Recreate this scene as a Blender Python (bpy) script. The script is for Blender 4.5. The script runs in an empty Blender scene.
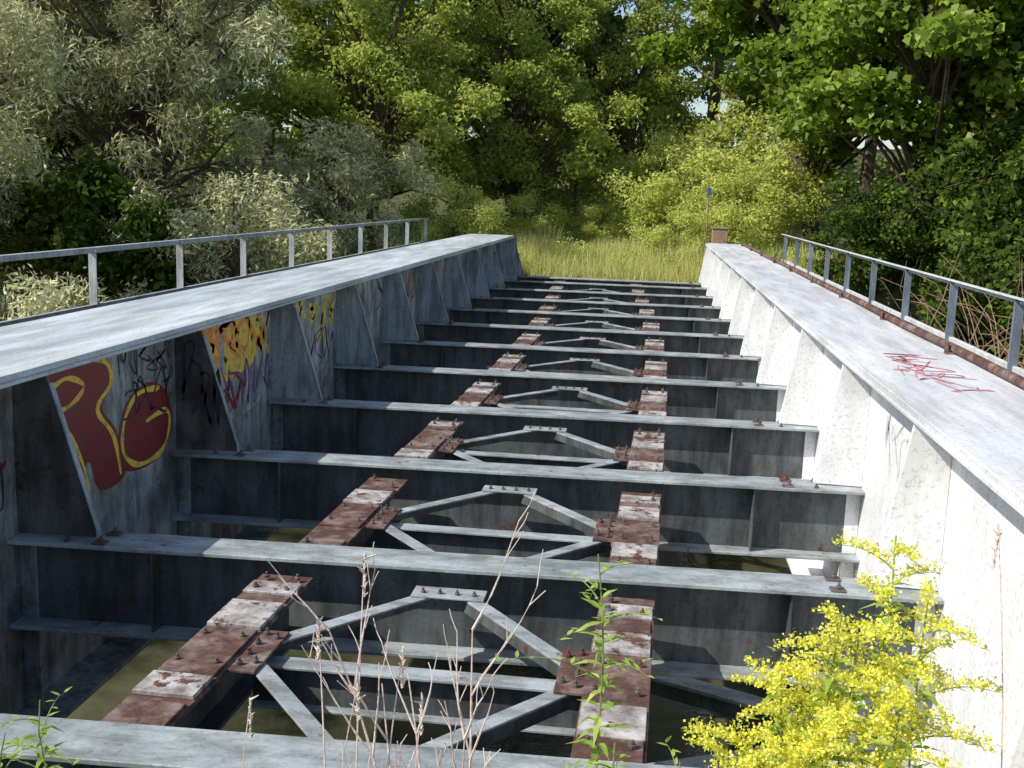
import bpy, math, random
import numpy as np
from mathutils import Vector, Matrix, noise
random.seed(7)
scene=bpy.context.scene
COL=scene.collection

# ---------------------------------------------------------------- helpers
def link(o,parent=None):
    COL.objects.link(o)
    if parent: o.parent=parent
    return o
def empty(name,loc=(0,0,0)):
    e=bpy.data.objects.new(name,None); e.empty_display_size=.3; e.location=loc
    COL.objects.link(e); return e

class B:
    def __init__(s): s.v=[];s.f=[];s.m=[]
    def add(s,vs,fs,m=0):
        o=len(s.v); s.v+= [tuple(v) for v in vs]
        for f in fs: s.f.append([i+o for i in f]); s.m.append(m)
    def box(s,x0,x1,y0,y1,z0,z1,m=0):
        s.add([(x0,y0,z0),(x1,y0,z0),(x1,y1,z0),(x0,y1,z0),(x0,y0,z1),(x1,y0,z1),(x1,y1,z1),(x0,y1,z1)],
              [(0,3,2,1),(4,5,6,7),(0,1,5,4),(1,2,6,5),(2,3,7,6),(3,0,4,7)],m)
    def obox(s,p0,p1,w,z0,z1,m=0,off=0,zb=None):
        """box along p0->p1 in plan"""
        d=Vector((p1[0]-p0[0],p1[1]-p0[1])).normalized(); n=Vector((-d.y,d.x))
        a=Vector(p0[:2])+n*off; b=Vector(p1[:2])+n*off; h=w/2
        c=[a-n*h,b-n*h,b+n*h,a+n*h]
        s.add([(q.x,q.y,z0) for q in c]+[(q.x,q.y,z1) for q in c],
              [(0,3,2,1),(4,5,6,7),(0,1,5,4),(1,2,6,5),(2,3,7,6),(3,0,4,7)],m)
    def prism(s,poly,axis,a0,a1,m=0):
        n=len(poly)
        def mk(p,a):
            return (a,p[0],p[1]) if axis=='x' else ((p[0],a,p[1]) if axis=='y' else (p[0],p[1],a))
        vs=[mk(p,a0) for p in poly]+[mk(p,a1) for p in poly]
        s.add(vs,[list(range(n))[::-1],[i+n for i in range(n)]]+[(i,(i+1)%n,(i+1)%n+n,i+n) for i in range(n)],m)
    def tube(s,pts,rads,n=6,m=0):
        o=len(s.v); ring=[]
        for k,p in enumerate(pts):
            p=Vector(p)
            d=(Vector(pts[min(k+1,len(pts)-1)])-Vector(pts[max(k-1,0)])).normalized()
            u=d.cross(Vector((0.31,0.2,0.93)));
            if u.length<.1: u=d.cross(Vector((1,0,0)))
            u.normalize(); w=d.cross(u)
            for i in range(n):
                a=2*math.pi*i/n
                s.v.append(tuple(p+(u*math.cos(a)+w*math.sin(a))*rads[k]))
        for k in range(len(pts)-1):
            for i in range(n):
                s.f.append([o+k*n+i,o+k*n+(i+1)%n,o+(k+1)*n+(i+1)%n,o+(k+1)*n+i]); s.m.append(m)
        s.f.append([o+i for i in range(n)][::-1]); s.m.append(m)
        s.f.append([o+(len(pts)-1)*n+i for i in range(n)]); s.m.append(m)
    def bolt(s,x,y,z,r=.016,h=.016,m=0):
        s.prism([(x+r*math.cos(a*math.pi/3+x*9),y+r*math.sin(a*math.pi/3+x*9)) for a in range(6)],'z',z,z+h,m)
        s.prism([(x+r*.5*math.cos(a*math.pi/3),y+r*.5*math.sin(a*math.pi/3)) for a in range(6)],'z',z+h,z+h*1.9,m)
    def obj(s,name,mats,parent=None,bevel=0,smooth=False):
        me=bpy.data.meshes.new(name); me.from_pydata(s.v,[],s.f)
        for m in mats: me.materials.append(m)
        me.polygons.foreach_set('material_index',s.m)
        if smooth: me.polygons.foreach_set('use_smooth',[True]*len(s.f))
        me.update()
        o=bpy.data.objects.new(name,me); link(o,parent)
        if bevel:
            b=o.modifiers.new('bevel','BEVEL'); b.width=bevel; b.segments=1; b.limit_method='ANGLE'; b.angle_limit=math.radians(40)
        return o

# ---------------------------------------------------------------- materials
def mat(name):
    m=bpy.data.materials.new(name); m.use_nodes=True; nt=m.node_tree
    for n in list(nt.nodes): nt.nodes.remove(n)
    out=nt.nodes.new('ShaderNodeOutputMaterial'); return m,nt,out
def N(nt,t,**k):
    n=nt.nodes.new(t)
    for a,b in k.items():
        if a.startswith('i_'): n.inputs[a[2:].replace('_',' ')].default_value=b
        else: setattr(n,a,b)
    return n
def ramp(nt,src,stops):
    r=nt.nodes.new('ShaderNodeValToRGB'); e=r.color_ramp.elements
    while len(e)<len(stops): e.new(.5)
    for i,(p,c) in enumerate(stops):
        e[i].position=p; e[i].color=(*c,1) if len(c)==3 else c
    nt.links.new(src,r.inputs[0]); return r.outputs[0]
def noise_n(nt,scale,detail=4,rough=.6,mapscale=(1,1,1),off=(0,0,0)):
    g=nt.nodes.new('ShaderNodeNewGeometry'); mp=nt.nodes.new('ShaderNodeMapping')
    mp.inputs['Scale'].default_value=mapscale; mp.inputs['Location'].default_value=off
    nt.links.new(g.outputs['Position'],mp.inputs[0])
    n=nt.nodes.new('ShaderNodeTexNoise'); n.inputs['Scale'].default_value=scale
    n.inputs['Detail'].default_value=detail; n.inputs['Roughness'].default_value=rough
    nt.links.new(mp.outputs[0],n.inputs['Vector']); return n.outputs['Fac']
def mix(nt,fac,a,b,mode='MIX'):
    x=nt.nodes.new('ShaderNodeMix'); x.data_type='RGBA'; x.blend_type=mode
    for sock,val in ((x.inputs[0],fac),(x.inputs[6],a),(x.inputs[7],b)):
        if hasattr(val,'is_linked') or hasattr(val,'links'): nt.links.new(val,sock)
        elif isinstance(val,(int,float)): sock.default_value=val
        else: sock.default_value=(*val,1)
    return x.outputs[2]
def steel(name,c1,c2,rust=.62,rough=.55,dirt=.5,streak=(1,1,.18),rustcol=(.09,.035,.02),bs=2.3,bm=(1,1,1),sharp=(.3,.68),rs=4.6):
    m,nt,out=mat(name)
    p=N(nt,'ShaderNodeBsdfPrincipled'); p.inputs['Roughness'].default_value=rough
    nt.links.new(p.outputs[0],out.inputs[0])
    a=noise_n(nt,bs,5,.65,bm); base=ramp(nt,a,[(sharp[0],c1),(sharp[1],c2)])
    d=noise_n(nt,9,4,.7,streak,(3,1,7)); dk=ramp(nt,d,[(.38,(dirt,dirt*.97,dirt*.9)),(.6,(1,1,1))])
    base=mix(nt,.85,base,dk,'MULTIPLY')
    sp=noise_n(nt,42,3,.75,off=(5,5,2)); spk=ramp(nt,sp,[(.33,(.62,.6,.56)),(.47,(1,1,1))])
    base=mix(nt,.8,base,spk,'MULTIPLY')
    r=noise_n(nt,rs,6,.75,off=(11,3,1)); rf=ramp(nt,r,[(rust,(0,0,0)),(rust+.05,(1,1,1))])
    rc=ramp(nt,sp,[(.3,tuple(x*.5 for x in rustcol)),(.7,tuple(x*1.9 for x in rustcol))])
    base=mix(nt,rf,base,rc)
    nt.links.new(base,p.inputs['Base Color'])
    rr=ramp(nt,sp,[(.3,(rough+.2,)*3),(.7,(rough-.08,)*3)]); nt.links.new(rr,p.inputs['Roughness'])
    bp=N(nt,'ShaderNodeBump'); bp.inputs['Strength'].default_value=.3; bp.inputs['Distance'].default_value=.003
    nt.links.new(sp,bp.inputs['Height']); nt.links.new(bp.outputs[0],p.inputs['Normal'])
    return m
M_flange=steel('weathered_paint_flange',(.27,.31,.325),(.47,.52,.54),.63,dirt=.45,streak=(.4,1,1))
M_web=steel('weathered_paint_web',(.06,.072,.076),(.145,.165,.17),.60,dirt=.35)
M_gird=steel('girder_paint',(.30,.36,.40),(.46,.52,.56),.64,dirt=.4)
M_gdark=steel('girder_grimy_plate',(.05,.048,.045),(.20,.20,.20),.56,dirt=.3,rustcol=(.05,.03,.024))
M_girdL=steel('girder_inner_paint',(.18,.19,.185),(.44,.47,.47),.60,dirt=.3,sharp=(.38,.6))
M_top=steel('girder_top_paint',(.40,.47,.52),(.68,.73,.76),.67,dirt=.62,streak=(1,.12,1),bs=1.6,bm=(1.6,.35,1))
M_topR=steel('girder_top_whiter',(.56,.59,.64),(.80,.81,.84),.69,dirt=.7,streak=(1,.12,1),bs=1.6,bm=(1.6,.35,1))  # right girder top, whiter than the left one
M_right=steel('girder_overexposed_white',(.78,.80,.83),(.90,.91,.92),.76,dirt=.86)  # right girder near white: sun overexposure put into its colour
M_rust=steel('rusted_steel',(.12,.055,.04),(.30,.22,.20),.57,.8,dirt=.5,streak=(1,1,1),rustcol=(.06,.028,.02),sharp=(.45,.66),bs=7,rs=9)
M_pad=steel('chalky_plate',(.24,.20,.19),(.56,.54,.53),.55,.8,dirt=.5,streak=(1,1,1),bs=7,sharp=(.36,.56),rs=9)
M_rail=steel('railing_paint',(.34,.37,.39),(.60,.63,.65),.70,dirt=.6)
M_railR=steel('railing_paint_whiter',(.62,.65,.67),(.82,.84,.84),.74,dirt=.7)  # right-hand rails, whiter than the left ones
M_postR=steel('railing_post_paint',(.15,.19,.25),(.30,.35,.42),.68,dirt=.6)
M_bolt=steel('bolt_steel',(.08,.06,.05),(.2,.19,.18),.5,.6)
def simple(name,c1,c2,scale=6,rough=.8,bump=.4,detail=4,dist=.02):
    m,nt,out=mat(name); p=N(nt,'ShaderNodeBsdfPrincipled'); p.inputs['Roughness'].default_value=rough
    nt.links.new(p.outputs[0],out.inputs[0]); n=noise_n(nt,scale,detail,.7)
    nt.links.new(ramp(nt,n,[(.3,c1),(.7,c2)]),p.inputs['Base Color'])
    bp=N(nt,'ShaderNodeBump'); bp.inputs['Strength'].default_value=bump; bp.inputs['Distance'].default_value=dist
    nt.links.new(n,bp.inputs['Height']); nt.links.new(bp.outputs[0],p.inputs['Normal']); return m
M_conc=simple('old_concrete',(.22,.21,.18),(.42,.40,.36),5)
M_concb=simple('overexposed_concrete',(.45,.43,.37),(.68,.65,.58),7)  # ledge concrete with overexposed brightness painted into the colour
M_soil=simple('soil_and_weeds',(.045,.05,.018),(.13,.14,.05),3,.95,1)
M_bark=simple('bark',(.05,.036,.028),(.16,.115,.085),14,.95,.8)
M_dry=simple('dry_stem',(.55,.43,.38),(.80,.68,.60),20,.8)
M_twig=simple('brown_twigs',(.18,.10,.06),(.36,.23,.16),8,.9)
M_brick,nt,out=mat('brick'); p=N(nt,'ShaderNodeBsdfPrincipled'); p.inputs['Roughness'].default_value=.9
tc=N(nt,'ShaderNodeTexCoord'); br=N(nt,'ShaderNodeTexBrick'); br.inputs['Scale'].default_value=4
br.inputs['Color1'].default_value=(.26,.15,.09,1); br.inputs['Color2'].default_value=(.33,.21,.13,1); br.inputs['Mortar'].default_value=(.3,.27,.23,1)
mp=N(nt,'ShaderNodeMapping'); mp.inputs['Rotation'].default_value=(math.pi/2,0,0)
nt.links.new(tc.outputs['Object'],mp.inputs[0]); nt.links.new(mp.outputs[0],br.inputs['Vector'])
nt.links.new(br.outputs[0],p.inputs['Base Color']); nt.links.new(p.outputs[0],out.inputs[0])
M_water,nt,out=mat('creek_water'); p=N(nt,'ShaderNodeBsdfPrincipled'); p.inputs['Roughness'].default_value=.06
nt.links.new(ramp(nt,noise_n(nt,.6,4),[(.4,(.010,.014,.008)),(.62,(.10,.095,.055))]),p.inputs['Base Color'])
bp=N(nt,'ShaderNodeBump'); bp.inputs['Strength'].default_value=.25; bp.inputs['Distance'].default_value=.03
nt.links.new(noise_n(nt,5,3),bp.inputs['Height']); nt.links.new(bp.outputs[0],p.inputs['Normal']); nt.links.new(p.outputs[0],out.inputs[0])
def spray(name,c):
    m,nt,out=mat(name); p=N(nt,'ShaderNodeBsdfPrincipled'); p.inputs['Roughness'].default_value=.5
    n=noise_n(nt,18,4,.75); nt.links.new(ramp(nt,n,[(.34,tuple(x*.35+.05 for x in c)),(.5,c)]),p.inputs['Base Color'])
    nt.links.new(p.outputs[0],out.inputs[0]); return m
G_red=spray('spray_maroon',(.22,.018,.022)); G_yel=spray('spray_yellow',(.85,.58,.07)); G_org=spray('spray_orange',(.80,.30,.05))
G_blk=spray('spray_black',(.03,.025,.05)); G_pur=spray('spray_purple',(.15,.05,.22)); G_pink=spray('spray_pink',(.75,.33,.36)); G_gry=spray('spray_grey',(.60,.63,.68)); G_grn=spray('spray_olive',(.5,.5,.12))
G_wht=steel('faded_undercoat',(.25,.27,.27),(.52,.55,.56),.62,dirt=.35,bs=5,sharp=(.38,.58))

def leafmat(name,dark,mid,light,trans=.4,rough=.45,tcol=None,gloss=False):
    m,nt,out=mat(name)
    a=N(nt,'ShaderNodeAttribute',attribute_name='shade')
    c=ramp(nt,a.outputs['Fac'],[(0,dark),(.5,mid),(1,light)])
    if gloss:
        p=N(nt,'ShaderNodeBsdfPrincipled'); p.inputs['Roughness'].default_value=rough; p.inputs['Specular IOR Level'].default_value=.35
        nt.links.new(c,p.inputs['Base Color'])
    else:
        p=N(nt,'ShaderNodeBsdfDiffuse'); nt.links.new(c,p.inputs['Color'])
    t=N(nt,'ShaderNodeBsdfTranslucent'); tc=mix(nt,.5,c,tcol or tuple(min(1,x*1.5) for x in light)); nt.links.new(tc,t.inputs[0])
    ms=N(nt,'ShaderNodeMixShader'); ms.inputs[0].default_value=trans
    nt.links.new(p.outputs[0],ms.inputs[1]); nt.links.new(t.outputs[0],ms.inputs[2]); nt.links.new(ms.outputs[0],out.inputs[0])
    return m
L_willow=leafmat('willow_leaves',(.27,.29,.12),(.55,.56,.29),(.80,.78,.50),.25)
L_maple=leafmat('maple_leaves',(.04,.08,.01),(.15,.24,.025),(.36,.46,.06),.38,gloss=True)
L_light=leafmat('ash_leaves',(.15,.21,.04),(.36,.44,.09),(.62,.66,.20),.42)
L_lime=leafmat('lime_bush_leaves',(.28,.36,.06),(.50,.57,.13),(.72,.75,.26),.42)
L_under=leafmat('undergrowth_leaves',(.02,.04,.008),(.06,.10,.018),(.18,.25,.05),.3)
L_dark=leafmat('wood_leaves',(.09,.13,.03),(.20,.26,.06),(.38,.44,.12),.35)
L_grass=leafmat('tall_grass_blades',(.28,.36,.08),(.56,.57,.19),(.80,.74,.38),.4)
L_weed=leafmat('weed_leaves',(.14,.22,.04),(.29,.41,.08),(.48,.58,.17),.4)
L_gold=leafmat('goldenrod_bloom',(.76,.72,.06),(.90,.86,.12),(.97,.95,.35),.45,.7,(.95,.92,.15))

# ---------------------------------------------------------------- leaf meshes
def quads_mesh(name,verts,shade,mats):
    n=len(verts)//4
    me=bpy.data.meshes.new(name); me.vertices.add(n*4); me.loops.add(n*4); me.polygons.add(n)
    me.vertices.foreach_set('co',verts.astype(np.float32).ravel())
    me.loops.foreach_set('vertex_index',np.arange(n*4,dtype=np.int32))
    me.polygons.foreach_set('loop_start',np.arange(0,n*4,4,dtype=np.int32))
    me.polygons.foreach_set('loop_total',np.full(n,4,dtype=np.int32))
    me.update(calc_edges=True)
    a=me.attributes.new('shade','FLOAT','FACE'); a.data.foreach_set('value',np.clip(shade,0,1).astype(np.float32))
    for m in mats: me.materials.append(m)
    return me
def norm(a): return a/np.maximum(np.linalg.norm(a,axis=1,keepdims=True),1e-6)
def leaves(name,cen,rad,per,l,w,mat_,seed,hang=0.,flat=1.):
    r=np.random.default_rng(seed); k=len(cen); n=k*per
    ci=np.repeat(np.arange(k),per)
    d=norm(r.normal(size=(n,3)))
    rr=r.uniform(.05,1,size=(n,1))**.45
    lump=1+.35*np.sin(d[:,[0]]*5+ci[:,None])*np.cos(d[:,[1]]*4+ci[:,None]*1.7)+.25*np.sin(d[:,[2]]*6+ci[:,None]*2.1)
    P=cen[ci]+d*rr*rad[ci]*lump+r.normal(size=(n,3))*.06
    up=np.array([[0,0,1.]])
    nn=norm(r.normal(size=(n,3))*.75+up*.6*flat+d*.6)
    tdir=r.normal(size=(n,3)); tdir[:,2]-=hang
    t=norm(tdir-nn*np.sum(tdir*nn,axis=1,keepdims=True)); b=np.cross(nn,t)
    s=r.uniform(.6,1.25,size=(n,1))
    L=t*l*s/2; W=b*w*s/2; bend=nn*w*s*.18
    V=np.stack([P-L,P+W+bend-L*.1,P+L-bend,P-W+bend-L*.1],axis=1).reshape(-1,3)
    sh=.5+.22*r.normal(size=k)[ci]*.8+.17*r.normal(size=n)
    return quads_mesh(name,V,sh,[mat_])
def species(name,H,R,zmin,ncl,per,l,w,mat_,seed,clr=(.45,.85),hang=0.,clz=.7,trunk=.18):
    r=np.random.default_rng(seed); rnd=random.Random(seed)
    cen=[];
    c0=np.array([0,0,(H+zmin)/2]); rad0=np.array([R,R,(H-zmin)/2])
    while len(cen)<ncl:
        d=r.normal(size=3); d/=np.linalg.norm(d)
        lob=1+.22*math.sin(3*math.atan2(d[1],d[0])+seed)+.18*math.sin(5*d[2]+seed*2)
        q=(r.uniform(.2,1)**.45)*lob
        cen.append(c0+d*rad0*q*.9)
    cen=np.array(cen); rr=r.uniform(clr[0],clr[1],size=(ncl,1)); rad=np.concatenate([rr,rr,rr*clz],axis=1)
    lm=leaves(name+'_leaves',cen,rad,per,l,w,mat_,seed+1,hang)
    b=B(); 
    tp=[(0,0,-.6)]; x=y=0
    for i in range(1,8):
        x+=rnd.uniform(-.16,.16)*R*.4; y+=rnd.uniform(-.16,.16)*R*.4; tp.append((x,y,-.6+(H*.88+.6)*i/7))
    b.tube(tp,[trunk*(1-.125*i)+.01 for i in range(8)],8)
    for c in cen:
        zt=max(.15*H,c[2]-rnd.uniform(.15,.35)*H); k=(zt+.6)/(H*.88+.6)*7; k=min(max(k,0.3),6.7); i=int(k); f=k-i
        s=Vector(tp[i]).lerp(Vector(tp[i+1]),f); e=Vector(c)
        m1=s.lerp(e,.4)+Vector((rnd.uniform(-.2,.2),rnd.uniform(-.2,.2),.05*H*rnd.random())); m2=s.lerp(e,.75)+Vector((rnd.uniform(-.1,.1),rnd.uniform(-.1,.1),.03*H))
        rb=trunk*.28
        b.tube([s,m1,m2,e],[rb,rb*.6,rb*.35,.008],5)
        for _ in range(2):
            e2=e+Vector((rnd.gauss(0,.5),rnd.gauss(0,.5),rnd.gauss(.1,.4)))
            b.tube([m2,m2.lerp(e2,.5)+Vector((0,0,.06)),e2],[rb*.3,rb*.2,.005],3)
    to=b.obj(name+'_wood',[M_bark]); tm=to.data; bpy.data.objects.remove(to)
    return lm,tm
def plant_tree(name,sp,loc,sc=1,rot=None,scz=None,parent=None):
    e=empty(name,loc)
    e.scale=(sc,sc,scz or sc); e.rotation_euler=(random.uniform(-.04,.04),random.uniform(-.04,.04),random.uniform(0,6.28) if rot is None else rot)
    f=bpy.data.objects.new('foliage',sp[0]); link(f,e)
    t=bpy.data.objects.new('trunk_and_limbs',sp[1]); link(t,e)
    return e
S_willow=species('willow',9,3.2,.2,95,520,.19,.042,L_willow,3,(.35,.75),hang=.7,clz=.95)
S_maple=species('maple',10,3.6,.9,105,400,.19,.16,L_maple,11,(.4,.8),clz=.5,trunk=.22)
S_light=species('ash',9,3.0,.4,90,480,.14,.075,L_light,21,(.35,.72),clz=.65)
S_shrub=species('shrub',3.0,1.7,.1,36,400,.10,.05,L_lime,41,(.3,.55),clz=.8,trunk=.05)
S_shrub2=species('shrubd',3.0,1.7,.1,36,360,.13,.09,L_under,43,(.3,.55),clz=.8,trunk=.05)
S_silver=species('shrubs',3.0,1.7,.1,38,420,.14,.035,L_willow,47,(.3,.55),clz=.9,hang=.4,trunk=.05)

# ---------------------------------------------------------------- terrain
def sstep(a,b,x):
    t=min(max((x-a)/(b-a),0),1); return t*t*(3-2*t)
def gz(x,y):
    n=noise.noise(Vector((x*.15,y*.15,0)))*.5+noise.noise(Vector((x*.7,y*.7,3)))*.12
    amp=min(1,max(abs(x+.7)-3.5,0)/4)
    if y<1.6: z=-.05
    elif y<12: z=-.05-1.6*sstep(1.6,2.4,y)-1.9*sstep(2.4,7,y)
    else: z=-3.55+1.9*sstep(17,22.5,y)+1.55*sstep(23.95,24.5,y)
    if y>24.5: z+=.035*(y-24.5)+ 3.5*sstep(38,62,y)
    if y>24: amp=max(amp,.25)
    z+=n*amp*(1 if y>2 else .2)
    return z
xs=[-400,-200,-120,-80]+[-60+i*1.5 for i in range(81)]+[80,120,200,400]
ys=[-300,-100,-40,-20,-10,-5,-2,0,1,1.6]+[1.8,2,2.2,2.4]+[3+i*.7 for i in range(30)]+[23.94,24.1,24.3,24.5,25]+[26+i*1.2 for i in range(40)]+[85,110,150,220,400]
b=B(); b.v=[(x,y,gz(x,y)) for y in ys for x in xs]; nx=len(xs)
for j in range(len(ys)-1):
    for i in range(nx-1):
        b.f.append([j*nx+i,j*nx+i+1,(j+1)*nx+i+1,(j+1)*nx+i]); b.m.append(0)
b.obj('ground',[M_soil],smooth=True)
b=B(); b.add([(-150,3,-3.1),(150,3,-3.1),(150,20.5,-3.1),(-150,20.5,-3.1)],[(0,1,2,3)]); b.obj('creek_water',[M_water])

# ---------------------------------------------------------------- bridge
bridge=empty('girder_bridge')
XL,XR=-3.03,1.43
SP=1.95; YB=[3.02,4.93,6.80,8.68]+[8.65+SP*i for i in range(1,8)]+[23.55]
def by(i,x): return YB[i]+(x-XL)/(XR-XL)*.14
ZT=.86; ZB=-.95; Y0,Y1=.6,23.95
def girder(name,xw,sgn,xin,xout):
    b=B(); t=.007
    prof=[(Y0,ZB+.03),(Y1,ZB+.03),(Y1,ZT-.45)]
    for k in range(7):
        a=k/6*math.pi/2; prof.append((Y1-.35+.35*math.cos(a),ZT-.40+.35*math.sin(a)))
    prof+= [(Y0,ZT-.05)]
    b.prism(prof,'x',xw-t,xw+t,0)
    b.box(min(xin,xout),max(xin,xout),Y0,Y1-.33,ZT-.032,ZT,1)
    pts=[(Y1-.33,ZT)]+[(Y1-.35+.40*math.sin(a),ZT-.40+.40*math.cos(a)) for a in [k/6*math.pi/2 for k in range(1,7)]]
    o=len(b.v)
    for (y,z) in pts:
        for x in (xw-.22,xw+.22): b.v.append((x,y,z))
        for x in (xw-.22,xw+.22): b.v.append((x,y-.02,z-.025))
    for k in range(len(pts)-1):
        a=o+4*k; c=o+4*(k+1)
        for f in ((a,a+1,c+1,c),(a+2,c+2,c+3,a+3),(a,c,c+2,a+2),(a+1,a+3,c+3,c+1)): b.f.append(list(f)); b.m.append(1)
    b.box(xin-.010,xin+.010,Y0,Y1-.35,ZT-.052,ZT-.0325,1)
    b.box(xw-.24,xw+.24,Y0,Y1,ZB,ZB+.029,0)
    return b
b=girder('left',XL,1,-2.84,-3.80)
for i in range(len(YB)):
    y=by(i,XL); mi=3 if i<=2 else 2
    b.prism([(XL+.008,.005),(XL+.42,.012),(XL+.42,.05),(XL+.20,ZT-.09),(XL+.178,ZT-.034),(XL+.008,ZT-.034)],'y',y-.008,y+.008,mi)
    b.prism([(XL+.421,.012),(XL+.432,.012),(XL+.432,.05),(XL+.212,ZT-.09),(XL+.201,ZT-.09),(XL+.421,.05)],'y',y-.018,y+.018,2)  # pale strip added along the sloped edge, standing in for a lit edge
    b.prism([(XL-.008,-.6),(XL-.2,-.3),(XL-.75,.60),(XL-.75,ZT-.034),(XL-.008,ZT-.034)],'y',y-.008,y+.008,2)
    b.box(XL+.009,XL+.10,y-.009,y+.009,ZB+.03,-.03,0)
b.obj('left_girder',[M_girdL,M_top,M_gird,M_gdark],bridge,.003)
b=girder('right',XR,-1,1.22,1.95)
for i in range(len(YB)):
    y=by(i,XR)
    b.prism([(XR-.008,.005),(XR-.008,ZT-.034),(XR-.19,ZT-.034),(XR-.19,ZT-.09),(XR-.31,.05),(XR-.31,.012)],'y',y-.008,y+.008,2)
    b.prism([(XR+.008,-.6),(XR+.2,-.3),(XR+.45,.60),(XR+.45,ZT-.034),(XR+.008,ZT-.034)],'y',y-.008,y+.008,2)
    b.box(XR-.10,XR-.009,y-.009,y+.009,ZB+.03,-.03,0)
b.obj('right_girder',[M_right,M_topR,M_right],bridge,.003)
b=B()
pts=[(1.92+.006*math.sin(y*1.3),y,ZT+.035+.004*math.sin(y*2)) for y in np.arange(Y0,Y1,.6)]
b.tube(pts,[.026]*len(pts),8)
for y in np.arange(1.2,Y1,1.95): b.box(1.87,1.945,y-.03,y+.03,ZT+.001,ZT+.012); b.box(1.872,1.884,y-.03,y+.03,ZT+.012,ZT+.07)
b.obj('conduit_pipe',[M_rust],bridge,smooth=True)

for i in range(len(YB)):
    b=B(); p0=(XL+.009,YB[i]); p1=(XR-.009,by(i,XR)); T=.02
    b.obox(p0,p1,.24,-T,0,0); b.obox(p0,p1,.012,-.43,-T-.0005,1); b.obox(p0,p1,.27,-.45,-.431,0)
    for side,x in ((1,XL),(-1,XR)):
        for dy in (-.075,.075):
            xx=x+side*.47; yy=by(i,xx)+dy
            b.box(xx-.04,xx+.03,yy-.03,yy+.03,.001,.010,2); b.bolt(xx,yy,.010,.015,.016,2)
            b.bolt(x+side*.3,by(i,x+side*.3)+dy,.001,.015,.015,2)
    for x in (-2.3,.75):
        yy=by(i,x); b.box(x-.006,x+.006,yy-.10,yy-.008,-.43,-.021,1)
    b.obj('cross_beam',[M_flange,M_web,M_bolt],bridge,.003)

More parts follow.
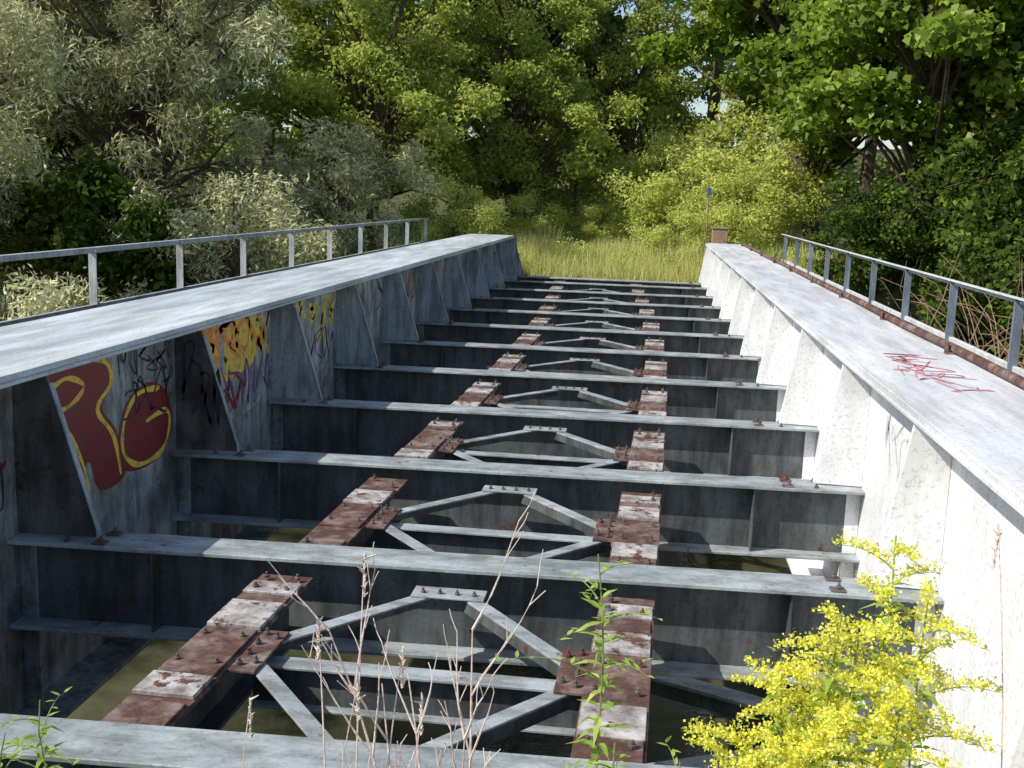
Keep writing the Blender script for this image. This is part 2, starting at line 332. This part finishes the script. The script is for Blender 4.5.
SLx=[-1.63,-1.58,-1.53,-1.47,-1.44,-1.45,-1.49,-1.56,-1.65,-1.75,-1.84,-1.9]
rs=random.Random(5); DZ=-.045
st=B(); br=B()
def stringer_x(y,which):
    k=(y-(YB[0]+YB[1])/2)/SP; k=min(max(k,-1),len(SLx)-1.01); i=math.floor(k); f=k-i
    g=lambda j: SLx[min(max(j,0),len(SLx)-1)]-(0.06*max(0,-j))
    return g(i)*(1-f)+g(i+1)*f+(1.61 if which else 0)
for i in range(-1,len(YB)-1):
    for w in (0,1):
        ya=(YB[i] if i>=0 else YB[0]-SP)+.125+(.04 if not w else .09); yb=YB[i+1]-.125+(.04 if not w else .09)
        xa,xb=stringer_x(ya,w),stringer_x(yb,w)
        m=.5*(xa+xb); xa=m+(xa-m)*.3-.012; xb=m+(xb-m)*.3+.012
        pa,pb=(xa,ya),(xb,yb); d=Vector((xb-xa,yb-ya)); L=d.length; d.normalize()
        st.obox(pa,pb,.25,-.055+DZ,-.035+DZ,0)
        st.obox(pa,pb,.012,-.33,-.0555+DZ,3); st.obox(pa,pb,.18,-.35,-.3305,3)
        P=lambda s,o=0:(xa+d.x*s-d.y*o, ya+d.y*s+d.x*o)
        def plate(s0,s1,z,h,mm,w=.235): st.obox(P(s0),P(s1),w,z,z+h,mm)
        a0=rs.uniform(-.04,.04)
        q=[(.00,.30,0,.012),(.31+a0,.52,1,.018),(.54,.98,0,.012),(1.0,1.24+a0,1,.018),(1.27+a0,L-.28,0,.010),(L-.27,L-.13,1,.016)]
        for (s0,s1,mm,h) in q:
            if s1-s0<.05: continue
            wd=.235 if mm else .226
            if rs.random()<.12: continue
            plate(s0,s1,-.0345+DZ,h,mm,wd)
        for s in (.06,.22,L-.22,L-.08):
            for o in (-.075,.075):
                if rs.random()<.85:
                    q2=P(s,o); st.bolt(q2[0],q2[1],-.022+DZ,.015,.015,2)
        for s in (.64,.9):
            for o in (-.08,.08):
                q2=P(s,o); st.bolt(q2[0],q2[1],-.022+DZ,.012,.011,2)
        sgn=-1 if w==0 else 1
        mid=L*.5
        c0=P(mid-.2,sgn*.175); c1=P(mid+.2,sgn*.175)
        st.obox(c0,c1,.12,-.052+DZ,-.040+DZ,0)
        for s in (-.15,-.05,.05,.15):
            q2=P(mid+s,sgn*.155); st.bolt(q2[0],q2[1],-.040+DZ,.013,.016,2)
        for s in (-.12,.12):
            q2=P(mid+s,sgn*.21); st.bolt(q2[0],q2[1],-.040+DZ,.013,.016,2)
    ya=(YB[i] if i>=0 else YB[0]-SP)+.06; yb=YB[i+1]+.06; ym=(ya+yb)/2
    xl=stringer_x(ym,0)+.20; xr=stringer_x(ym,1)-.20; xc=(xl+xr)/2
    for (px,py,qx,qy) in ((xl,ym+.12,xc-.1,yb-.2),(xr,ym+.12,xc+.1,yb-.2),(xl,ym-.12,xc-.1,ya+.2),(xr,ym-.12,xc+.1,ya+.2)):
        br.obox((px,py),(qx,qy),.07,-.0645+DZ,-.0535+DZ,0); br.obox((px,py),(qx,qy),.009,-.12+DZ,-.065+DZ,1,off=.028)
    for yy in (yb-.19,ya+.19):
        br.obox((xc-.17,yy),(xc+.17,yy),.13,-.052+DZ,-.042+DZ,0)
        for sx in (-.12,-.04,.04,.12): br.bolt(xc+sx,yy+.02*(-1)**int(sx*25),-.042+DZ,.012,.013,2)
    xs0,xs1=xl-.06,xr+.06
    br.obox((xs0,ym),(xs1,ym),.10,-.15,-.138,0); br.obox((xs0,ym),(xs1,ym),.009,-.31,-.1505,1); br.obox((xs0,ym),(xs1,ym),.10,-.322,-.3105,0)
    if i%2==0: a,c=(XL+.2,ya),(XR-.2,yb)
    else: a,c=(XR-.2,ya),(XL+.2,yb)
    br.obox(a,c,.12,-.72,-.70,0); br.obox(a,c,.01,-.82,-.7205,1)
    br.obox((XL+.15,ym-.75),(stringer_x(ym,0)-.15,ym+.1),.09,-.50,-.488,0)
    br.obox((XL+.02,ym-.15),(XL+.5,ym-.15),.4,-.515,-.503,0)
    br.obox((XR-.15,ym-.75),(stringer_x(ym,1)+.15,ym+.1),.09,-.50,-.488,0)
    br.obox((XR-.5,ym-.2),(XR-.02,ym-.2),.5,-.515,-.503,0)
st.obj('rail_stringers',[M_rust,M_pad,M_bolt,M_web],bridge,.002)
br.obj('lateral_bracing',[M_flange,M_web,M_bolt],bridge,.002)

b=B()
for (x0,x1) in ((-5.2,-3.95),(2.02,3.1)):
    for k in range(4):
        w=(x1-x0)/4; b.box(x0+k*w+.01,x0+(k+1)*w-.01,Y0,Y1,.06,.10,0)
    for i in range(len(YB)): b.box(x0,x1,YB[i]-.04,YB[i]+.04,-.06,.059,0)
b.box(-3.95,XL-.01,Y0,Y1,.02,.05,0); 
for i in range(len(YB)):
    b.box(XR+.3,2.02,YB[i]-.04,YB[i]+.04,-.06,.05,0)
b.obj('side_walkways',[M_web],bridge,.003)

def railing(name,x,ypos,m,mp_,zt,zm,y1):
    e=empty(name); b=B()
    for y in ypos:
        b.box(x-.008,x+.008,y-.045,y+.045,.10,zt-.02); b.box(x+.008,x+.05,y-.045,y-.035,.10,zt-.02)
        b.box(x-.028,x-.0085,y-.045,y-.035,.10,zt-.02)
        b.box(x-.07,x+.09,y-.08,y+.08,.101,.112)
        b.bolt(x-.05,y+.03,.112); b.bolt(x+.06,y+.05,.112)
    b.obj('posts',[mp_],e,.002)
    b=B()
    for z,h,w in ((zt,.05,.07),(zm,.045,.05)):
        b.box(x+.009,x+.009+.008,Y0-2,y1,z-h,z); b.box(x+.009-w*.8,x+.0085,Y0-2,y1,z-.009,z) if z==zt else b.box(x+.018,x+.018+w*.7,Y0-2,y1,z-.008,z)
    b.obj('rails',[m],e,.002)
yl=[9.72+1.93*k for k in range(-5,9)]
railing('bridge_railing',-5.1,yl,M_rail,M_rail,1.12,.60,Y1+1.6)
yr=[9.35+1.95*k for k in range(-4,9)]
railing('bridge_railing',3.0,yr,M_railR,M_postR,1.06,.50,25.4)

b=B()
b.box(-5.6,3.4,.0,1.9,-4,-.16); b.box(-3.0,1.40,1.9,2.55,-4,-.30)
b.box(-2.7,1.2,1.4,1.9,-.1595,-.06)
b.obj('near_abutment',[M_conc],bridge,.02)
b=B(); b.box(.78,1.40,2.551,4.3,-.95,-.47)
b.prism([(2.56,-.4695),(3.9,-.4695),(3.6,-.36),(2.6,-.33)],'x',1.05,1.41)
b.obj('bearing_shelf',[M_concb],bridge,.03)
b=B(); b.box(-2.99,1.40,23.72,24.25,-4,-.03); b.box(-5.6,3.6,24.0,24.9,-4,-.09)
b.box(XL-.3,XL-.02,23.97,24.6,-.09,.5); b.box(XR+.02,XR+.3,23.97,24.6,-.09,.5)
b.obj('far_abutment',[M_conc],bridge,.02)
e=empty('brick_pillar',(1.60,25.3,0)); b=B(); b.box(-.17,.17,-.17,.17,-.3,1.12,0); b.box(-.19,.19,-.19,.19,1.12,1.16,0); b.obj('pillar',[M_brick,M_conc],e,.008)
M_blue=simple('blue_enamel',(.03,.08,.28),(.05,.12,.38),3,.4,0)
e=empty('trail_sign',(1.35,26.2,0)); b=B(); b.tube([(0,0,-.2),(0,0,2.1)],[.018,.018],8,0); b.box(-.04,.04,-.03,-.021,1.87,2.03,1); b.box(-.045,.045,-.0205,-.017,1.865,2.035,0); b.obj('sign',[M_twig,M_blue],e)

# graffiti
def ribbon(b,pts,w,pos,m):
    P=[Vector(p) for p in pts]
    Q=[]
    for i in range(len(P)-1):
        p0=P[max(i-1,0)];p1=P[i];p2=P[i+1];p3=P[min(i+2,len(P)-1)]
        for k in range(5):
            t=k/5; Q.append(.5*((2*p1)+(p2-p0)*t+(2*p0-5*p1+4*p2-p3)*t*t+(3*p1-p0-3*p2+p3)*t**3))
    Q.append(P[-1]); o=len(b.v)
    for i,q in enumerate(Q):
        d=(Q[min(i+1,len(Q)-1)]-Q[max(i-1,0)]); d=d.normalized() if d.length>1e-6 else Vector((1,0)); n=Vector((-d.y,d.x))
        ww=w/2*(.8+.2*math.sin(i*1.1))
        if i in (0,len(Q)-1): ww*=.5
        b.v.append(pos(*(q+n*ww))); b.v.append(pos(*(q-n*ww)))
    for i in range(len(Q)-1): b.f.append([o+2*i,o+2*i+1,o+2*i+3,o+2*i+2]); b.m.append(m)
def scribble(b,u0,u1,v0,v1,n,w,pos,m,seed):
    r=random.Random(seed)
    for k in range(n):
        u=u0+(u1-u0)*(k+.2)/n; pts=[(u,r.uniform(v0,v1))]
        for j in range(r.randint(3,5)): pts.append((min(u1,u+r.uniform(-.3,1.4)*(u1-u0)/n),r.uniform(v0,v1)))
        ribbon(b,pts,w*r.uniform(.7,1.2),pos,m)
lw=lambda dx:(lambda u,v:(XL+.0072+dx,u,v))
b=B(); mats=[G_red,G_yel,G_org,G_blk,G_pur,G_wht,G_grn,G_pink,G_gry]
def patch(pts,y0,dx,m):
    """hand-sprayed area: smooth closed outline as a fan"""
    P=[Vector(p) for p in pts]; n=len(P); Q=[]
    for i in range(n):
        p0,p1,p2,p3=P[i-1],P[i],P[(i+1)%n],P[(i+2)%n]
        for k in range(4):
            t=k/4; Q.append(.5*((2*p1)+(p2-p0)*t+(2*p0-5*p1+4*p2-p3)*t*t+(3*p1-p0-3*p2+p3)*t**3))
    b.add([lw(dx)(q.x+y0,min(q.y,.815)) for q in Q],[list(range(len(Q)))],m)
y=4.95
# letter 1 and 2 : maroon fill, yellow outline
patch([(.02,.0),(.02,.40),(.03,.78),(.45,.80),(.82,.77),(1.0,.62),(.86,.47),(1.02,.30),(1.12,.02),(.8,.0),(.68,.2),(.48,.0)],y,.001,0)
patch([(1.1,.04),(1.04,.24),(1.15,.44),(1.45,.52),(1.72,.40),(1.76,.15),(1.5,.0)],y,.0013,0)
for pts,w in (([(.05,.02),(.07,.45),(.06,.76),(.5,.79),(.88,.74),(.97,.6),(.80,.47),(.98,.28),(1.06,.03)],.045),
              ([(.30,.66),(.48,.70),(.66,.63),(.52,.55),(.32,.55),(.30,.66)],.035),([(.34,.02),(.36,.28),(.46,.42),(.62,.2),(.68,.02)],.035),
              ([(1.6,.46),(1.3,.47),(1.12,.34),(1.10,.15),(1.3,.03),(1.62,.05),(1.74,.2),(1.68,.3),(1.4,.28)],.042)):
    ribbon(b,[(a+y,c) for a,c in pts],w,lw(.002),1)
scribble(b,y+1.05,y+1.78,.56,.79,6,.016,lw(.0025),3,3)
scribble(b,y+1.1,y+1.78,.3,.6,4,.018,lw(.003),3,5)
y=6.85
patch([(.06,.1),(.05,.5),(.08,.79),(.9,.80),(1.7,.79),(1.76,.5),(1.7,.12),(1.2,.0),(.6,.05)],y,.001,5)
patch([(.1,.45),(.15,.76),(.5,.79),(.72,.6),(.55,.35),(.3,.3)],y,.0014,2); patch([(.8,.4),(.85,.76),(1.2,.79),(1.5,.7),(1.45,.42),(1.1,.33)],y,.0015,1)
scribble(b,y+.1,y+1.75,.3,.79,7,.05,lw(.002),1,8); scribble(b,y+.1,y+1.7,.45,.79,6,.05,lw(.0026),2,9); scribble(b,y+.5,y+1.75,.06,.45,7,.03,lw(.0032),4,10); scribble(b,y+.1,y+1.2,.05,.4,6,.032,lw(.0038),0,12)
y=8.75
patch([(.08,.1),(.06,.5),(.1,.79),(.9,.80),(1.75,.79),(1.72,.4),(1.6,.08),(.9,.03)],y,.0005,5)
scribble(b,y+.2,y+1.8,.3,.78,7,.055,lw(.001),1,18); scribble(b,y+.2,y+1.7,.4,.7,6,.035,lw(.0016),6,19); scribble(b,y+.3,y+1.7,.1,.45,7,.026,lw(.0022),3,20)
y=10.7; scribble(b,y+.2,y+1.8,.3,.75,5,.03,lw(.001),3,27)
y=12.5; scribble(b,y+.2,y+1.8,.3,.75,6,.045,lw(.001),0,28)
y=3.05; scribble(b,y+.9,y+1.8,.2,.6,5,.035,lw(.001),0,31); scribble(b,y+1.1,y+1.75,.1,.5,4,.02,lw(.0016),3,32)
gx=lambda u,v:(XL+u,by(2,XL)-.0095,v)
scribble(b,.04,.3,.15,.75,4,.022,gx,3,41)
rw=lambda dx:(lambda u,v:(XR-.0072-dx,u,v))
scribble(b,5.3,6.4,.25,.6,5,.022,rw(.001),8,51); scribble(b,7.1,8.2,.2,.6,5,.02,rw(.001),8,52); scribble(b,9.1,10.1,.2,.6,4,.02,rw(.001),8,53)
tp=lambda u,v:(v,u,ZT+.0025)
scribble(b,5.6,6.9,1.40,1.78,7,.026,tp,7,61); scribble(b,5.7,6.8,1.40,1.72,4,.014,lambda u,v:(v,u,ZT+.004),7,62)
b.obj('graffiti',mats,bridge)

# ---------------------------------------------------------------- vegetation
P=plant_tree
def at(x,y): return (x,y,gz(x,y)-.1)
for (x,y,s) in ((-14.5,19.5,1.15),(-11.3,24.5,1.1),(-17,25,1.35),(-14.5,30,1.45),(-20,30,1.6)):
    P('willow_tree',S_willow,at(x,y),s)
for (x,y,s) in ((-7.4,29.5,1.1),(-4.0,33.5,1.1),(-9.5,35,1.5),(-.6,39,1.0)):
    P('ash_tree',S_light,at(x,y),s)
for (x,y,s) in ((-5,40,1.3),):
    P('maple_tree',S_maple,at(x,y),s)
for (x,y,s) in ((6.6,27.5,1.15),(10.5,24,1.15),(4.8,34,1.3),(11.5,31,1.4)):
    P('maple_tree',S_maple,at(x,y),s)
for (x,y,s) in ((-8.3,21.5,1.2),(-10,17.5,1.2),(-12.5,15.5,1.1),(-7.2,25.5,1.1)):
    P('silver_willow_bush',S_silver,at(x,y),s)
for (x,y,s) in ((-4.7,27,.8),(-3.4,30.5,.7),(.75,27.8,.62),(-1.3,31.5,.6),(2.3,29.5,1.0),(1.0,31.5,1.2),(2.8,33,1.6),(.2,35,1.4),(-2.2,35,1.1)):
    P('green_bush',S_shrub,at(x,y),s)
for (x,y,s) in ((5.0,24.6,.8),(6.6,21.5,1.1),(7.6,17.8,1.2),(8.6,14,1.2),(9.8,18.5,1.4),(12.5,21,1.7),(8,25,1.4),(-11,21,1.3),(-15,23,1.6)):
    P('dark_bush',S_shrub2,at(x,y),s)
r=np.random.default_rng(3)
cen=[];rad=[];tb=B()
for k in range(30):
    x=-44+k*3.1+r.uniform(-1,1); y=r.uniform(45,58); H=r.uniform(12,17); 
    if -5.5<x<-1: H=8.6
    z0=gz(x,y)
    tb.tube([(x,y,z0-.5),(x+.3,y,z0+H*.5),(x,y,z0+H*.85)],[.3,.2,.06],6,1)
    for j in range(34):
        t=r.uniform(.04,1); R=3.1*math.sin(math.pi*min(1,.15+t*.8))**.6; a=r.uniform(0,6.28); q=r.uniform(.3,1)**.5*R
        cen.append((x+q*math.cos(a),y+q*math.sin(a),z0+H*t)); s=r.uniform(.8,1.5); rad.append((s,s,s*.7))
me=leaves('distant_treeline',np.array(cen),np.array(rad),120,.30,.20,L_dark,4)
tlo=link(bpy.data.objects.new('distant_treeline',me))
tb.m=[0]*len(tb.m); tb.obj('trunks',[M_bark],tlo)

def grass(name,n,xr,yr,h,w,mat_,seed,zfun=gz,lean=.25,cut=-.25):
    r=np.random.default_rng(seed)
    X=r.uniform(*xr,size=n);Y=r.uniform(*yr,size=n)
    cl=np.array([noise.noise(Vector((a*.9,c*.9,seed))) for a,c in zip(X,Y)])
    k=cl>cut
    X,Y,cl=X[k],Y[k],cl[k]; n=len(X)
    Z=np.array([zfun(a,c) for a,c in zip(X,Y)])-.03
    H=(r.uniform(*h,size=n)*(1+.9*cl))[:,None]; W=w*r.uniform(.6,1.4,size=(n,1))
    p=np.stack([X,Y,Z],1); a=r.uniform(0,6.28,size=n); s=np.stack([np.cos(a),np.sin(a),0*a],1)*W
    le=r.normal(size=(n,3))*lean*H; le[:,2]=0; up=np.array([[0,0,1.]])*H
    V=np.stack([p-s/2,p+s/2,p+s*.4+(up+le)*.6,p+up+le],1).reshape(-1,3)
    me=quads_mesh(name,V,.5+.2*cl*2+.2*r.normal(size=n),[mat_]); o=bpy.data.objects.new(name,me); link(o); return o
grass('tall_grass',60000,(-6,4.5),(24.3,36),(.12,.75),.015,L_grass,5,cut=-.6,lean=.22)
grass('bank_weeds',12000,(-20,-3.9),(17,27),(.3,.9),.04,L_weed,6)
grass('bank_weeds',8000,(2.2,14),(14,27),(.3,.9),.04,L_under,8)
r=np.random.default_rng(9)
cen=[];rad=[]
for k in range(150):
    x=r.uniform(-4.5,3.6); y=r.uniform(24.8,35); cen.append((x,y,gz(x,y)+r.uniform(.1,.55))); q=r.uniform(.12,.4); rad.append((q,q,q*.9))
me=leaves('verge_herbs',np.array(cen),np.array(rad),180,.08,.035,L_lime,10); link(bpy.data.objects.new('verge_herbs',me))
b=B(); r2=random.Random(4)
for k in range(190):
    x=r2.uniform(4.4,6.8);y=r2.uniform(13,19); z=gz(x,y); p=Vector((x,y,max(z,-1.6)))
    d=Vector((r2.gauss(0,.5),r2.gauss(0,.5),1)).normalized(); pts=[p]
    for j in range(6):
        d=(d+Vector((r2.gauss(0,.25),r2.gauss(0,.25),-.16*j*.5))).normalized(); pts.append(pts[-1]+d*.5)
    b.tube(pts,[.014-.0017*j for j in range(7)],3)
b.obj('dry_brush',[M_twig])

# ---------------------------------------------------------------- foreground plants
def leafstrip(V,S,base,d,l,w,sh,droop=.3):
    d=Vector(d).normalized(); side=d.cross(Vector((0,0,1)));
    if side.length<.1: side=Vector((1,0,0))
    side.normalize(); p=Vector(base); m=p+d*l*.5+Vector((0,0,-droop*l*.12)); t=p+d*l+Vector((0,0,-droop*l*.6))
    q=p+d*l*.25
    V.extend([p,q+side*w*.5,m+side*w*.45,m-side*w*.02]); V.extend([p,m-side*w*.02,m-side*w*.45,q-side*w*.5])
    V.extend([m-side*w*.02,m+side*w*.45,t,t]); V.extend([m-side*w*.45,m-side*w*.02,t,t]); S.extend([sh]*4)
def goldenrod(name,base,H,seed,lean=(0,0),bloom=True,plumes=9):
    r=random.Random(seed); e=empty(name); stem=B(); LV=[];LS=[];GV=[];GS=[]
    base=Vector(base); pts=[]
    for k in range(9):
        t=k/8; pts.append(base+Vector((lean[0]*t*t+.012*math.sin(k+seed),lean[1]*t*t+.012*math.cos(k*1.3),H*t)))
    stem.tube(pts,[.0045*(1-.6*k/8) for k in range(9)],6)
    def pt(t):
        k=min(t*8,7.999); i=int(k); return pts[i].lerp(pts[i+1],k-i)
    nl=int(58*H)
    for k in range(nl):
        t=.12+.80*k/nl; a=k*2.4+seed; l=r.uniform(.08,.14)*(1-.4*t); leafstrip(LV,LS,pt(t),(math.cos(a),math.sin(a),r.uniform(.1,.7)),l,l*.22,r.uniform(.3,1),droop=r.uniform(.3,1.2))
    for k in range(plumes):
        t=.70+.29*k/plumes; a=k*2.3+seed; L=(.22*(1-(t-.70)*2.1)+.03)*r.uniform(.6,1.15); p=pt(t); br=[p]
        d=Vector((math.cos(a),math.sin(a),.9)).normalized()
        for j in range(6):
            d=(d+Vector((0,0,-.17))).normalized(); br.append(br[-1]+d*L/6)
        stem.tube(br,[.0022-.0003*j for j in range(7)],4)
        if bloom:
            for j in range(1,7):
                for q in range(int(46*L/.2)+6):
                    f=r.random(); c=br[j-1].lerp(br[j],f)+Vector((r.gauss(0,.009),r.gauss(0,.009),abs(r.gauss(0,.012))+.002)); s=r.uniform(.0024,.0052)
                    n=Vector((r.gauss(0,1),r.gauss(0,1),r.gauss(.5,1))).normalized(); u=n.orthogonal().normalized(); w=n.cross(u)
                    GV.extend([c+u*s,c+w*s,c-u*s,c-w*s]); GS.append(r.random())
                if r.random()<.6:
                    a2=r.uniform(0,6.28); leafstrip(LV,LS,br[j],(math.cos(a2),math.sin(a2),.2),.03,.007,r.uniform(.5,1))
        else:
            for j in range(1,7):
                a2=r.uniform(0,6.28); leafstrip(LV,LS,br[j],(math.cos(a2),math.sin(a2),.4),.035,.01,r.uniform(.5,1))
    stem.obj('stem',[M_stem],e)
    o=bpy.data.objects.new('leaves',quads_mesh('leaves',np.array([tuple(v) for v in LV]),np.array(LS),[L_weed])); link(o,e)
    if GV:
        o=bpy.data.objects.new('flowers',quads_mesh('flowers',np.array([tuple(v) for v in GV]),np.array(GS),[L_gold])); link(o,e)
M_stem=simple('green_stem',(.14,.2,.05),(.28,.35,.1),20,.7,0)
for k,(x,y,H,lx,ly) in enumerate(((-.03,2.5,1.20,-.05,0),(.44,2.35,1.16,.03,0),(.58,2.5,1.28,.02,.05),(.36,2.2,.88,-.03,.02),(.54,2.25,1.05,.03,0),(.62,2.35,1.2,.03,0),(.28,2.1,.68,-.05,.02),(.44,2.45,.95,-.03,.02),(.46,2.1,.82,.02,.0),(.25,2.3,.68,.0,.0),(.56,2.05,.66,.0,.0),(.36,2.4,1.02,.0,.0),(.50,2.35,1.1,.0,.03),(.38,2.05,.66,.0,.0),(.3,2.45,.8,-.02,.0))):
    goldenrod('goldenrod_plant',(x,y,-.28),H,k*3+1,(lx,ly),bloom=(k!=0),plumes=11 if k else 9)
b=B(); r=random.Random(12)
def dry(p,d,L,rad,depth):
    pts=[p]; n=6
    for j in range(n):
        d=(d+Vector((r.gauss(0,.07),r.gauss(0,.05),.03))).normalized(); pts.append(pts[-1]+d*L/n)
    b.tube(pts,[max(.0012,rad*(1-.13*j)) for j in range(n+1)],5)
    if depth>0:
        for j in range(2,n+1):
            for s in (-1,1):
                if r.random()<(.55 if depth==2 else .3):
                    d2=(d+Vector((s*r.uniform(.3,.6),r.gauss(0,.25),r.uniform(.0,.3)))).normalized()
                    dry(pts[j],d2,L*r.uniform(.18,.32),rad*.5,depth-1)
for (bx,byy,dx,dz,L) in ((-.40,2.45,-.25,1,1.02),(-.38,2.47,-.10,1,.98),(-.40,2.42,.04,1,.8),(-.37,2.45,-.38,1,.85),(-.39,2.44,-.17,1,.9)):
    dry(Vector((bx,byy,-.28)),Vector((dx,0,dz)).normalized(),L,.0070,2)
b.obj('dry_weed_stems',[M_dry])
b=B(); r=random.Random(22)
for (x,y,H,l) in ((-.66,2.5,1.15,.02),(-.74,2.55,.95,-.03),(-.6,2.5,.92,.06),(-.98,2.5,.75,.05),(-.52,2.5,.8,.03),(-.72,2.45,.85,.08),(.86,2.3,1.5,.06),(.95,2.6,1.3,-.1)):
    pts=[Vector((x+l*(k/6)**2,y,-.28+H*k/6)) for k in range(7)]; b.tube(pts,[.0024]*5+[.002,.001],4)
    for k in range(18):
        c=pts[-1]-Vector((0,0,.006*k)); b.tube([c,c+Vector((r.gauss(0,.008),r.gauss(0,.008),.012))],[.0035,.001],4)
b.obj('dry_grass_stalks',[M_dry])
def az(x,y): return -.28
grass('abutment_weeds',1600,(-2.6,1.2),(1.95,2.52),(.08,.42),.008,L_weed,15,az,.4)
for k,(x,y,H) in enumerate(((-1.5,2.5,.70),(-1.35,2.45,.55),(-1.62,2.5,.60),(-1.72,2.5,.55),(.12,2.45,.72),(.2,2.4,.55),(-.02,2.4,.78),(.08,2.3,.75))):
    goldenrod('green_weed',(x,y,-.28),H,60+k,(.02,0),bloom=False,plumes=4)

# ---------------------------------------------------------------- camera
f=1100.; vp=(650,198); slope=.035
Yc=Vector((vp[0]-512,384-vp[1],-f)).normalized(); Zc=Vector((1,-slope,0)).cross(Yc)
if Zc.y<0: Zc=-Zc
Zc.normalize(); Xc=Yc.cross(Zc)
R=Matrix((Xc,Yc,Zc)).to_4x4(); R.translation=Vector((0,0,1.75))
cam=bpy.data.cameras.new('camera'); cam.sensor_width=36; cam.lens=f/1024*36; cam.clip_end=2000; cam.clip_start=.05
co=bpy.data.objects.new('camera',cam); COL.objects.link(co); co.matrix_world=R; scene.camera=co

# ---------------------------------------------------------------- light
sd=Vector((-.84,-.46,0)).normalized(); el=math.radians(43); D=Vector((sd.x*math.cos(el),sd.y*math.cos(el),math.sin(el)))
s=bpy.data.lights.new('sun','SUN'); s.energy=5; s.angle=math.radians(.5); s.color=(1,.95,.86)
so=bpy.data.objects.new('sun',s); COL.objects.link(so); so.rotation_euler=D.to_track_quat('Z','Y').to_euler(); so.location=(0,0,30)
w=bpy.data.worlds.new('World'); scene.world=w; w.use_nodes=True; nt=w.node_tree
bg=nt.nodes['Background']; sky=nt.nodes.new('ShaderNodeTexSky'); sky.sky_type='NISHITA'; sky.sun_disc=False
sky.sun_elevation=el; sky.sun_rotation=math.atan2(D.x,D.y)
nt.links.new(sky.outputs[0],bg.inputs[0]); bg.inputs[1].default_value=.15
scene.view_settings.view_transform='Standard'; scene.view_settings.look='None'; scene.view_settings.exposure=0
